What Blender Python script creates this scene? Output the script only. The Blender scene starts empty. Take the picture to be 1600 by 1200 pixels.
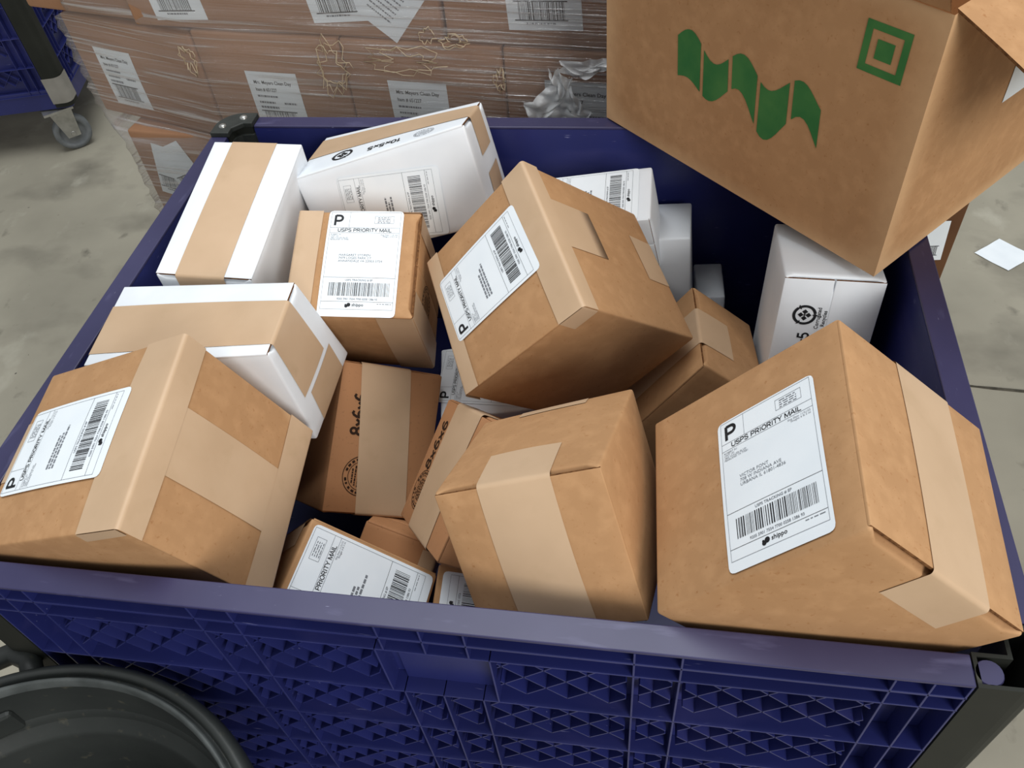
import bpy, bmesh, math, random
from mathutils import Vector, Matrix
random.seed(7)
H = 0.86                      # height of the bin rim above the floor
SC = bpy.context.scene
COL = SC.collection

# ------------------------------------------------------------------ camera
cam_d = bpy.data.cameras.new('camera'); cam_o = bpy.data.objects.new('camera', cam_d)
COL.objects.link(cam_o)
cam_d.sensor_width = 36.0; cam_d.lens = 36.0 * 1310.41 / 1600.0
cam_d.clip_start = 0.02; cam_d.clip_end = 60
CR = ((0.98618638, 0.14330399, -0.08306862), (0.05229672, -0.74523016, -0.66475339), (-0.15716706, 0.65122652, -0.74243016))
CP = (0.69920751, -0.30793213, 0.68639689 + H)
M = Matrix(((CR[0][0], -CR[1][0], -CR[2][0], CP[0]), (CR[0][1], -CR[1][1], -CR[2][1], CP[1]),
            (CR[0][2], -CR[1][2], -CR[2][2], CP[2]), (0, 0, 0, 1)))
cam_o.matrix_world = M
SC.camera = cam_o

# ------------------------------------------------------------------ world and light
w = bpy.data.worlds.new('world'); SC.world = w; w.use_nodes = True
bg = w.node_tree.nodes['Background']; bg.inputs[0].default_value = (0.93, 0.97, 1.0, 1); bg.inputs[1].default_value = 0.38

def area(name, loc, target, sx, sy, energy, col):
    l = bpy.data.lights.new(name, 'AREA'); l.shape = 'RECTANGLE'; l.size = sx; l.size_y = sy; l.energy = energy; l.color = col
    o = bpy.data.objects.new(name, l); COL.objects.link(o); o.location = loc
    d = Vector(target) - Vector(loc); o.rotation_euler = d.to_track_quat('-Z', 'Y').to_euler()
    return o
# open loading-bay door behind the photographer, and the roof light above
area('bay_door_light', (3.4, -3.6, 2.9), (0.55, 0.4, 0.8), 2.6, 2.2, 185, (1.0, 0.98, 0.95))
area('roof_light', (0.4, 1.2, 5.6), (0.5, 0.6, 0.6), 3.4, 3.4, 205, (0.95, 0.98, 1.0))
SC.view_settings.view_transform = 'Standard'; SC.view_settings.look = 'None'
SC.view_settings.gamma = 1.0; SC.view_settings.use_curve_mapping = False
SC.view_settings.exposure = -0.03

# ------------------------------------------------------------------ helpers
def lin(c):
    c = c / 255.0
    return c / 12.92 if c <= 0.04045 else ((c + 0.055) / 1.055) ** 2.4
def rgb(r, g, b): return (lin(r), lin(g), lin(b), 1)

MATS = {}
def mat(name, color, rough=0.6, spec=0.4, var=None, vscale=6.0, detail=4.0, bump=0.0, bscale=60.0, stretch=(1, 1, 1), vmin=0.35, vmax=0.68, metal=0.0, extra=None, wear=None):
    m = bpy.data.materials.new(name); m.use_nodes = True; nt = m.node_tree; N = nt.nodes; L = nt.links
    b = N['Principled BSDF']; b.inputs['Roughness'].default_value = rough; b.inputs['Specular IOR Level'].default_value = spec
    b.inputs['Metallic'].default_value = metal
    b.inputs['Base Color'].default_value = color
    tc = N.new('ShaderNodeTexCoord'); mp = N.new('ShaderNodeMapping'); mp.inputs['Scale'].default_value = stretch
    L.new(tc.outputs['Object'], mp.inputs['Vector'])
    col = None
    if var:
        n = N.new('ShaderNodeTexNoise'); n.inputs['Scale'].default_value = vscale; n.inputs['Detail'].default_value = detail
        L.new(mp.outputs[0], n.inputs['Vector'])
        mr = N.new('ShaderNodeMapRange'); mr.inputs['From Min'].default_value = vmin; mr.inputs['From Max'].default_value = vmax
        L.new(n.outputs['Fac'], mr.inputs['Value'])
        mx = N.new('ShaderNodeMix'); mx.data_type = 'RGBA'; mx.inputs['A'].default_value = color; mx.inputs['B'].default_value = var
        L.new(mr.outputs[0], mx.inputs['Factor']); col = mx.outputs['Result']
    if extra:
        for (ec, es, emin, emax, est) in extra:
            n = N.new('ShaderNodeTexNoise'); n.inputs['Scale'].default_value = es; n.inputs['Detail'].default_value = 5
            mp2 = N.new('ShaderNodeMapping'); mp2.inputs['Scale'].default_value = est; L.new(tc.outputs['Object'], mp2.inputs['Vector'])
            L.new(mp2.outputs[0], n.inputs['Vector'])
            mr = N.new('ShaderNodeMapRange'); mr.inputs['From Min'].default_value = emin; mr.inputs['From Max'].default_value = emax
            L.new(n.outputs['Fac'], mr.inputs['Value'])
            mx = N.new('ShaderNodeMix'); mx.data_type = 'RGBA'; mx.inputs['B'].default_value = ec
            if col: L.new(col, mx.inputs['A'])
            else: mx.inputs['A'].default_value = color
            L.new(mr.outputs[0], mx.inputs['Factor']); col = mx.outputs['Result']
    if wear and col:
        g = N.new('ShaderNodeNewGeometry'); mr = N.new('ShaderNodeMapRange'); mr.inputs['From Min'].default_value = 0.53; mr.inputs['From Max'].default_value = 0.62; mr.inputs['To Max'].default_value = 0.7
        L.new(g.outputs['Pointiness'], mr.inputs['Value']); mx = N.new('ShaderNodeMix'); mx.data_type = 'RGBA'; mx.inputs['B'].default_value = wear
        L.new(mr.outputs[0], mx.inputs['Factor']); L.new(col, mx.inputs['A']); col = mx.outputs['Result']
    if col: L.new(col, b.inputs['Base Color'])
    if bump:
        n = N.new('ShaderNodeTexNoise'); n.inputs['Scale'].default_value = bscale; n.inputs['Detail'].default_value = 3
        L.new(mp.outputs[0], n.inputs['Vector'])
        bp = N.new('ShaderNodeBump'); bp.inputs['Strength'].default_value = bump; bp.inputs['Distance'].default_value = 0.002
        L.new(n.outputs['Fac'], bp.inputs['Height']); L.new(bp.outputs[0], b.inputs['Normal'])
    MATS[name] = m
    return m

KRAFT = mat('kraft_board', rgb(181, 139, 98), 0.75, 0.25, rgb(173, 131, 91), 9, 6, 0.12, 55, extra=[(rgb(190, 147, 105), 60, 0.45, 0.8, (1, 1, 1)), (rgb(160, 112, 70), 210, 0.62, 0.8, (1, 1, 1))], wear=rgb(212, 174, 132))
KRAFT2 = mat('kraft_board_rosy', rgb(182, 132, 92), 0.75, 0.25, rgb(170, 121, 82), 5, 6, 0.12, 55, extra=[(rgb(150, 108, 76), 200, 0.62, 0.8, (1, 1, 1))])
CARTON = mat('wrapped_carton_board', rgb(170, 127, 96), 0.75, 0.25, rgb(158, 116, 86), 4, 6, 0.12, 55, extra=[(rgb(140, 102, 76), 200, 0.62, 0.8, (1, 1, 1))])
SHADEB = mat('shaded_board', rgb(104, 72, 48), 0.8, 0.2, rgb(92, 62, 40), 6, 5, 0.1, 55)  # brown board darkened: the floor carton's shade is put into its colour
EDGE = mat('corrugated_edge', rgb(122, 84, 52), 0.9, 0.1, rgb(84, 54, 32), 240, 2)
WHITEB = mat('white_board', rgb(236, 240, 244), 0.6, 0.35, rgb(228, 233, 238), 14, 4, 0.06, 40)
TAPE = mat('kraft_tape', rgb(200, 170, 138), 0.5, 0.4, rgb(192, 162, 130), 12, 5, 0.15, 40, extra=[(rgb(206, 178, 147), 7, 0.5, 0.8, (1, 1, 1)), (rgb(186, 157, 124), 26, 0.60, 0.9, (1, 1, 1))])
LABEL = mat('label_paper', rgb(240, 246, 250), 0.5, 0.4, rgb(234, 241, 246), 20, 2)
INK = mat('black_ink', rgb(26, 27, 30), 0.6, 0.3, rgb(34, 35, 38), 90, 2)
INKG = mat('grey_ink', rgb(118, 122, 128), 0.6, 0.3, rgb(130, 134, 140), 90, 2)
INKB = mat('brown_black_ink', rgb(40, 27, 20), 0.7, 0.2, rgb(56, 38, 26), 70, 3)
GREEN = mat('green_ink', rgb(52, 112, 60), 0.7, 0.2, rgb(70, 124, 66), 30, 4)
BLUE = mat('blue_plastic', rgb(39, 45, 106), 0.36, 0.5, rgb(35, 40, 93), 7, 5, 0.05, 30, extra=[(rgb(66, 66, 118), 5, 0.56, 0.85, (1, 3, 3)), (rgb(120, 122, 165), 30, 0.70, 0.78, (1, 14, 6))])
RIMM = mat('scuffed_rim_plastic', rgb(48, 46, 80), 0.36, 0.45, rgb(62, 60, 94), 5, 6, 0.08, 25, extra=[(rgb(92, 91, 126), 14, 0.60, 0.85, (1, 5, 1)), (rgb(170, 172, 200), 45, 0.73, 0.78, (1, 10, 3))])
POST = mat('dark_post', rgb(32, 34, 30), 0.6, 0.25, rgb(40, 42, 37), 9, 5, 0.05, 30, extra=[(rgb(76, 77, 68), 12, 0.68, 0.82, (3, 3, 1))])
CAPM = mat('black_cap', rgb(40, 43, 40), 0.55, 0.4, rgb(50, 53, 50), 40, 3, 0.1, 200)
STEEL = mat('zinc_steel', rgb(190, 190, 186), 0.3, 0.5, rgb(160, 160, 156), 30, 3, metal=0.8)
RUBBER = mat('grey_rubber', rgb(120, 124, 126), 0.6, 0.35, rgb(98, 102, 104), 25, 4)
BIN = mat('trash_can_plastic', rgb(42, 45, 44), 0.48, 0.4, rgb(52, 55, 53), 8, 5, 0.12, 60, extra=[(rgb(92, 88, 74), 60, 0.64, 0.85, (1, 1, 1))])
BEAD = mat('worn_can_edge', rgb(84, 88, 87), 0.5, 0.4, rgb(62, 66, 65), 30, 4)
DUCT = mat('grey_duct_tape', rgb(150, 147, 140), 0.5, 0.4, rgb(132, 129, 122), 12, 4)
WOOD = mat('pallet_wood', rgb(150, 118, 80), 0.85, 0.2, rgb(112, 84, 54), 14, 5, 0.3, 50, stretch=(1, 12, 12))
FLOORM = mat('concrete', rgb(146, 141, 126), 0.62, 0.35, rgb(170, 164, 147), 1.7, 9, 0.25, 18, vmin=0.36, vmax=0.62,
             extra=[(rgb(104, 100, 89), 3.4, 0.52, 0.82, (1, 1.3, 1)), (rgb(92, 88, 78), 13, 0.64, 0.80, (1, 0.7, 1)), (rgb(188, 184, 168), 6, 0.60, 0.85, (1.4, 1, 1)), (rgb(60, 57, 52), 55, 0.72, 0.76, (1, 1, 1))])

def film_mat(name, base_fac, white, f0=0.55, f1=0.8, amp=0.22, dif=0.45):
    m = bpy.data.materials.new(name); m.use_nodes = True; nt = m.node_tree; N = nt.nodes; L = nt.links
    for n in list(N):
        if n.type != 'OUTPUT_MATERIAL': N.remove(n)
    out = [n for n in N if n.type == 'OUTPUT_MATERIAL'][0]
    tc = N.new('ShaderNodeTexCoord'); mp = N.new('ShaderNodeMapping'); mp.inputs['Scale'].default_value = (1.0, 1.0, 55); mp.inputs['Rotation'].default_value = (0, 0.03, 0)
    L.new(tc.outputs['Object'], mp.inputs['Vector'])
    n = N.new('ShaderNodeTexNoise'); n.inputs['Scale'].default_value = 3.0; n.inputs['Detail'].default_value = 6; L.new(mp.outputs[0], n.inputs['Vector'])
    bp = N.new('ShaderNodeBump'); bp.inputs['Strength'].default_value = 0.9; bp.inputs['Distance'].default_value = 0.012; L.new(n.outputs['Fac'], bp.inputs['Height'])
    gl = N.new('ShaderNodeBsdfGlossy'); gl.inputs['Roughness'].default_value = 0.16; L.new(bp.outputs[0], gl.inputs['Normal'])
    df = N.new('ShaderNodeBsdfDiffuse'); df.inputs['Color'].default_value = white
    tr = N.new('ShaderNodeBsdfTransparent'); tr.inputs['Color'].default_value = (0.97, 0.97, 0.97, 1)
    mr = N.new('ShaderNodeMapRange'); mr.inputs['From Min'].default_value = f0; mr.inputs['From Max'].default_value = f1
    mr.inputs['To Min'].default_value = base_fac; mr.inputs['To Max'].default_value = base_fac + amp; L.new(n.outputs['Fac'], mr.inputs['Value'])
    m1 = N.new('ShaderNodeMixShader'); m1.inputs[0].default_value = dif; L.new(gl.outputs[0], m1.inputs[1]); L.new(df.outputs[0], m1.inputs[2])
    m2 = N.new('ShaderNodeMixShader'); L.new(mr.outputs[0], m2.inputs[0]); L.new(tr.outputs[0], m2.inputs[1]); L.new(m1.outputs[0], m2.inputs[2])
    L.new(m2.outputs[0], out.inputs['Surface'])
    return m
FILM = film_mat('stretch_film', 0.24, (0.66, 0.60, 0.57, 1), 0.54, 0.66, 0.5)  # pale noise streaks paint wrinkle highlights into the film, besides its milkiness
FILM2 = film_mat('bunched_film', 0.74, (0.92, 0.94, 0.95, 1), dif=0.85)

def link(name, verts, faces, mats, parent=None, smooth=False, midx=None):
    me = bpy.data.meshes.new(name); me.from_pydata([tuple(v) for v in verts], [], faces)
    if not isinstance(mats, (list, tuple)): mats = [mats]
    for m in mats: me.materials.append(m)
    if midx: me.polygons.foreach_set('material_index', midx)
    if smooth: me.polygons.foreach_set('use_smooth', [True] * len(me.polygons))
    me.update()
    o = bpy.data.objects.new(name, me); COL.objects.link(o)
    if parent is not None:
        o.parent = parent
    return o
def empty(name, loc, rz=0.0):
    o = bpy.data.objects.new(name, None); COL.objects.link(o); o.location = loc; o.rotation_euler = (0, 0, rz); o.empty_display_size = 0.05
    return o
def tag(o, label=None, cat=None, group=None, kind=None):
    if label: o['label'] = label
    if cat: o['category'] = cat
    if group: o['group'] = group
    if kind: o['kind'] = kind
    return o

class MB:
    """collects boxes, prisms and tubes into one mesh"""
    def __init__(s): s.v = []; s.f = []; s.m = []
    def add(s, v, f, mi=0):
        b = len(s.v); s.v += [tuple(x) for x in v]; s.f += [tuple(i + b for i in q) for q in f]; s.m += [mi] * len(f); return s
    def box(s, x0, x1, y0, y1, z0, z1, mi=0):
        v = [(x, y, z) for x in (x0, x1) for y in (y0, y1) for z in (z0, z1)]
        return s.add(v, [(0, 1, 3, 2), (4, 6, 7, 5), (0, 4, 5, 1), (2, 3, 7, 6), (0, 2, 6, 4), (1, 5, 7, 3)], mi)
    def prism(s, pts, z0, z1, mi=0):
        n = len(pts); v = [(x, y, z0) for x, y in pts] + [(x, y, z1) for x, y in pts]
        f = [tuple(range(n - 1, -1, -1)), tuple(range(n, 2 * n))] + [(i, (i + 1) % n, n + (i + 1) % n, n + i) for i in range(n)]
        return s.add(v, f, mi)
    def tube(s, pts, r, n=8, mi=0):
        P = [Vector(p) for p in pts]; rings = []
        for i, p in enumerate(P):
            d = (P[min(i + 1, len(P) - 1)] - P[max(i - 1, 0)]).normalized()
            a = d.orthogonal().normalized() if i == 0 else (a - d * a.dot(d)).normalized()
            c = d.cross(a); rr = r[i] if isinstance(r, (list, tuple)) else r
            rings.append([p + (a * math.cos(2 * math.pi * k / n) + c * math.sin(2 * math.pi * k / n)) * rr for k in range(n)])
        v = [q for R in rings for q in R]
        f = [(i * n + k, i * n + (k + 1) % n, (i + 1) * n + (k + 1) % n, (i + 1) * n + k) for i in range(len(P) - 1) for k in range(n)]
        f += [tuple(range(n - 1, -1, -1)), tuple((len(P) - 1) * n + k for k in range(n))]
        return s.add(v, f, mi)
    def lathe(s, prof, n=48, c=(0, 0), mi=0):
        v = [(c[0] + r * math.cos(2 * math.pi * k / n), c[1] + r * math.sin(2 * math.pi * k / n), z) for r, z in prof for k in range(n)]
        f = [(i * n + k, i * n + (k + 1) % n, (i + 1) * n + (k + 1) % n, (i + 1) * n + k) for i in range(len(prof) - 1) for k in range(n)]
        return s.add(v, f, mi)
    def build(s, name, mats, parent=None, smooth=False, bevel=0.0, auto=False):
        o = link(name, s.v, s.f, mats, parent, smooth, s.m)
        if bevel:
            bv = o.modifiers.new('bevel', 'BEVEL'); bv.width = bevel; bv.segments = 2; bv.limit_method = 'ANGLE'
        return o

# ------------------------------------------------------------------ 2-D artwork (print)
_tc = {}
def text_mesh(s, bold):
    k = (s, bold)
    if k not in _tc:
        cu = bpy.data.curves.new('t', 'FONT'); cu.body = s; cu.size = 1.0; cu.resolution_u = 2; cu.offset = {True: 0.012, False: 0.0, 2: 0.035}[bold]
        o = bpy.data.objects.new('t', cu); me = o.to_mesh()
        v = [(p.co.x, p.co.y) for p in me.vertices]; f = [tuple(p.vertices) for p in me.polygons]
        o.to_mesh_clear(); bpy.data.objects.remove(o); bpy.data.curves.remove(cu)
        _tc[k] = (v, f, max([p[0] for p in v] + [0.01]))
    return _tc[k]
def _arc(cx, cy, rx, ry, a0, a1, n=10):
    return [(cx + rx * math.cos(math.radians(a0 + (a1 - a0) * i / n)), cy + ry * math.sin(math.radians(a0 + (a1 - a0) * i / n))) for i in range(n + 1)]
GLYPH = {' ': (0.34, []),
 'U': (0.72, [[(0.08, 1), (0.08, 0.34)] + _arc(0.36, 0.32, 0.28, 0.28, 180, 360) + [(0.64, 0.34), (0.64, 1)]]),
 'S': (0.68, [_arc(0.34, 0.74, 0.25, 0.22, 20, 260, 9) + _arc(0.34, 0.27, 0.27, 0.24, 80, -165, 9)]),
 'P': (0.68, [[(0.1, 0), (0.1, 1)], [(0.1, 0.96), (0.38, 0.96)] + _arc(0.38, 0.70, 0.22, 0.26, 90, -90, 8) + [(0.1, 0.44)]]),
 'R': (0.74, [[(0.1, 0), (0.1, 1)], [(0.1, 0.96), (0.40, 0.96)] + _arc(0.40, 0.72, 0.22, 0.24, 90, -90, 8) + [(0.1, 0.48)], [(0.36, 0.46), (0.66, 0.0)]]),
 'I': (0.28, [[(0.14, 0), (0.14, 1)]]), 'L': (0.60, [[(0.1, 1), (0.1, 0.04), (0.56, 0.04)]]),
 'O': (0.78, [_arc(0.39, 0.5, 0.31, 0.46, 0, 360, 20)]), 'T': (0.64, [[(0.02, 0.96), (0.62, 0.96)], [(0.32, 0.96), (0.32, 0)]]),
 'Y': (0.68, [[(0.03, 1), (0.34, 0.48), (0.65, 1)], [(0.34, 0.5), (0.34, 0)]]),
 'M': (0.86, [[(0.09, 0), (0.09, 1)], [(0.11, 0.97), (0.43, 0.08), (0.75, 0.97)], [(0.77, 1), (0.77, 0)]]),
 'A': (0.70, [[(0.02, 0), (0.35, 1), (0.68, 0)], [(0.15, 0.34), (0.55, 0.34)]]),
 '0': (0.60, [_arc(0.30, 0.5, 0.22, 0.46, 0, 360, 18)]), '1': (0.42, [[(0.06, 0.76), (0.26, 0.96), (0.26, 0)]]),
 '5': (0.60, [[(0.50, 0.96), (0.16, 0.96), (0.11, 0.56)] + _arc(0.29, 0.31, 0.23, 0.27, 125, -155, 10)]),
 '6': (0.60, [_arc(0.30, 0.29, 0.22, 0.25, 0, 360, 16), [(0.085, 0.32), (0.12, 0.66), (0.22, 0.88), (0.34, 0.96), (0.48, 0.88)]]),
 '8': (0.60, [_arc(0.30, 0.73, 0.19, 0.22, 0, 360, 16), _arc(0.30, 0.27, 0.23, 0.25, 0, 360, 16)]),
 'x': (0.54, [[(0.06, 0.62), (0.48, 0.02)], [(0.48, 0.62), (0.06, 0.02)]])}
class Art:
    def stroke(s, t, x, y, h, th, width=None, align='l', mi=0):
        """upright sans capitals drawn with strokes of thickness th (as a share of the cap height)"""
        tot = sum(GLYPH[c][0] for c in t); kx = (width / tot) if width else h; ox = x - (tot * kx / 2 if align == 'c' else 0)
        for c in t:
            for pl in GLYPH[c][1]:
                pl = [q for i, q in enumerate(pl) if i == 0 or math.hypot(q[0] - pl[i - 1][0], q[1] - pl[i - 1][1]) > 0.03]
                P = [Vector((ox + p[0] * kx, y + p[1] * h)) for p in pl]; n = len(P); closed = (P[0] - P[-1]).length < 1e-7; w_ = th * h / 2; L = []; R = []
                for i in range(n):
                    a = P[i - 1] if i else (P[-2] if closed else None); b = P[i + 1] if i < n - 1 else (P[1] if closed else None)
                    d1 = (P[i] - a).normalized() if a is not None else None; d2 = (b - P[i]).normalized() if b is not None else None
                    d = (d1 + d2).normalized() if (d1 and d2) else (d1 or d2); nn = Vector((-d.y, d.x))
                    k = 1.0
                    if d1 and d2: k = min(2.0, 1.0 / max(0.4, nn.dot(Vector((-d1.y, d1.x)))))
                    L.append(P[i] + nn * w_ * k); R.append(P[i] - nn * w_ * k)
                for i in range(n - 1): s.poly([tuple(R[i]), tuple(R[i + 1]), tuple(L[i + 1]), tuple(L[i])], mi)
            ox += GLYPH[c][0] * kx
    def __init__(s): s.v = []; s.f = []; s.m = []
    def poly(s, pts, mi=0):
        b = len(s.v); s.v += pts; s.f.append(tuple(range(b, b + len(pts)))); s.m.append(mi)
    def rect(s, x0, y0, x1, y1, mi=0, n=1):
        for i in range(n):
            if x1 - x0 >= y1 - y0:
                a = x0 + (x1 - x0) * i / n; b = x0 + (x1 - x0) * (i + 1) / n; s.poly([(a, y0), (b, y0), (b, y1), (a, y1)], mi)
            else:
                a = y0 + (y1 - y0) * i / n; b = y0 + (y1 - y0) * (i + 1) / n; s.poly([(x0, a), (x1, a), (x1, b), (x0, b)], mi)
    def frame(s, x0, y0, x1, y1, t, mi=0, n=8):
        s.rect(x0, y0, x1, y0 + t, mi, n); s.rect(x0, y1 - t, x1, y1, mi, n); s.rect(x0, y0, x0 + t, y1, mi, n); s.rect(x1 - t, y0, x1, y1, mi, n)
    def text(s, t, x, y, size, bold=False, mi=0, width=None, align='l', rot=0.0):
        v, f, wd = text_mesh(t, bold); k = size; kx = (width / wd) if width else size
        ox = -wd * kx / 2 if align == 'c' else (-wd * kx if align == 'r' else 0)
        c, sn = math.cos(rot), math.sin(rot); b = len(s.v)
        for p in v:
            a, d = p[0] * kx + ox, p[1] * k
            s.v.append((x + a * c - d * sn, y + a * sn + d * c))
        s.f += [tuple(i + b for i in q) for q in f]; s.m += [mi] * len(f)
    def greek(s, x, y, w_, h, rnd, mi=1):          # unreadably small print: strokes of word length
        a = x
        while a < x + w_:
            l = rnd.uniform(0.002, 0.006); e = min(a + l, x + w_)
            s.rect(a, y, e, y + h, mi); a = e + 0.0012
    def ring(s, cx, cy, r0, r1, a0=0, a1=360, n=40, mi=0):
        for i in range(n):
            a = math.radians(a0 + (a1 - a0) * i / n); b = math.radians(a0 + (a1 - a0) * (i + 1) / n)
            s.poly([(cx + r0 * math.cos(a), cy + r0 * math.sin(a)), (cx + r1 * math.cos(a), cy + r1 * math.sin(a)), (cx + r1 * math.cos(b), cy + r1 * math.sin(b)), (cx + r0 * math.cos(b), cy + r0 * math.sin(b))], mi)
    def bars(s, x0, y0, x1, y1, rnd, mi=0, n=48):
        ws = [rnd.choice((1, 1, 2, 3) if i % 2 == 0 else (1, 2, 2, 3)) for i in range(n * 2)]; k = (x1 - x0) / sum(ws); x = x0
        for i, q in enumerate(ws):
            if i % 2 == 0: s.rect(x, y0, x + q * k * 0.9, y1, mi)
            x += q * k

LW, LH = 0.1016, 0.1524
def shipping_art(seed, addr=None, number=None):
    rnd = random.Random(seed); A = Art(); W2, H2 = LW, LH
    X = lambda p: (p - 0.5) * W2
    Y = lambda p: (0.5 - p) * H2
    t = 0.00035
    A.frame(X(0.035), Y(0.935), X(0.965), Y(0.012), t, 1)
    for yy in (0.168, 0.218, 0.645, 0.865): A.rect(X(0.035), Y(yy) - t / 2, X(0.965), Y(yy) + t / 2, 1 if yy < 0.6 else 0, 10)
    A.rect(X(0.285) - t / 2, Y(0.168), X(0.285) + t / 2, Y(0.012), 1, 3)
    A.stroke('P', X(0.075), Y(0.146), 0.0155, 0.20, 0.0130)
    A.frame(X(0.62), Y(0.125), X(0.875), Y(0.05), t, 1, 2)
    for k in range(4): A.greek(X(0.66), Y(0.066 + 0.016 * k) - 0.0004, W2 * 0.17, 0.0009, rnd)
    A.stroke('USPS PRIORITY MAIL', 0, Y(0.2085), 0.0050, 0.16, W2 * 0.72, 'c')
    for k, q in enumerate(('ROBERT SU', 'UNIT 101', '1865 CULLEN BLVD', 'PEARLAND TX 77581')): A.text(q, X(0.055), Y(0.242 + 0.0165 * k), 0.0028, False, 1)
    A.text('Ship Date: 11/21/22', X(0.94), Y(0.242), 0.0028, False, 1, None, 'r'); A.text('Weight: 6 lb 2 oz', X(0.94), Y(0.2585), 0.0028, False, 1, None, 'r')
    if addr:
        for k, q in enumerate(addr): A.text(q, X(0.20), Y(0.445 + 0.028 * k), 0.0046, False, 1)
    else:
        for k in range(3): A.greek(X(0.20), Y(0.445 + 0.028 * k), W2 * rnd.uniform(0.34, 0.52), 0.0026, rnd)
    A.text('USPS TRACKING # EP', 0, Y(0.678), 0.0038, True, 1, None, 'c')
    A.bars(X(0.12), Y(0.815), X(0.905), Y(0.692), rnd)
    A.text(number or '9205 5901 7554 7700 0258 1386 93', 0, Y(0.850), 0.0038, True, 1, W2 * 0.52, 'c')
    A.ring(X(0.37), Y(0.905), 0, 0.0022, n=12); A.ring(X(0.40), Y(0.893), 0, 0.0026, n=12); A.ring(X(0.362), Y(0.893), 0, 0.0012, n=8)
    A.text('shippo', X(0.44), Y(0.905), 0.0058, True)
    A.greek(X(0.76), Y(0.885), W2 * 0.18, 0.0008, rnd)
    return A
def recycle_art(r):
    A = Art()
    for k in range(3): A.ring(0, 0, r * 0.76, r, 12 + 120 * k, 118 + 120 * k, 14)
    for k in range(3):
        a = math.radians(118 + 120 * k); c, s = math.cos(a), math.sin(a)
        A.poly([(c * r * 0.62, s * r * 0.62), (c * r * 1.14, s * r * 1.14), (math.cos(a + 0.28) * r * 0.88, math.sin(a + 0.28) * r * 0.88)])
    q = r * 0.26
    for dx, dy in ((0, 1.25), (-1.25, 0), (1.25, 0), (0, -1.25), (0, 0)):
        cx, cy = dx * q, dy * q; k = 0.95 if (dx or dy) else 0.45
        A.poly([(cx, cy - q * k), (cx + q * k, cy), (cx, cy + q * k), (cx - q * k, cy)])
    return A
def stamp_art(r):
    A = Art(); rnd = random.Random(5)
    A.ring(0, 0, r * 0.965, r, n=48); A.ring(0, 0, r * 0.70, r * 0.725, n=40)
    for k in range(22):
        if k in (5, 16): continue
        a = k * 360 / 22; A.ring(0, 0, r * 0.79, r * 0.90, a, a + rnd.uniform(6, 11), 3)
    for k in range(7): 
        y = r * (0.46 - 0.155 * k); hw = math.sqrt(max(0, (r * 0.6) ** 2 - y * y)) * 0.95
        x = -hw
        while x < hw:
            l = rnd.uniform(0.06, 0.16) * r; A.rect(x, y, min(x + l, hw), y + r * 0.075); x += l + 0.04 * r
    return A

# ------------------------------------------------------------------ floor
fl = link('floor', [(-7, -5, 0), (8, -5, 0), (8, 9, 0), (-7, 9, 0), (-7, -5, -0.05), (8, -5, -0.05), (8, 9, -0.05), (-7, 9, -0.05)],
          [(0, 1, 2, 3), (7, 6, 5, 4), (0, 4, 5, 1), (1, 5, 6, 2), (2, 6, 7, 3), (3, 7, 4, 0)], FLOORM)
tag(fl, 'stained grey concrete warehouse floor', None, kind='structure')
m_ = MB(); rr = random.Random(3)
x = 1.12; y = 1.135; pts = []
while x < 4.0:
    pts.append((x, y + rr.uniform(-0.006, 0.006), 0.0)); x += rr.uniform(0.03, 0.07); y -= 0.003
m_.tube(pts, [rr.uniform(0.0015, 0.005) for _ in pts], 5)
jm = mat('floor_joint_dark', rgb(66, 63, 56), 0.9, 0.1, rgb(90, 86, 76), 60, 3)
tag(m_.build('trim_1', jm), 'dark cracked joint line in the concrete floor', None, kind='structure')

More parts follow.
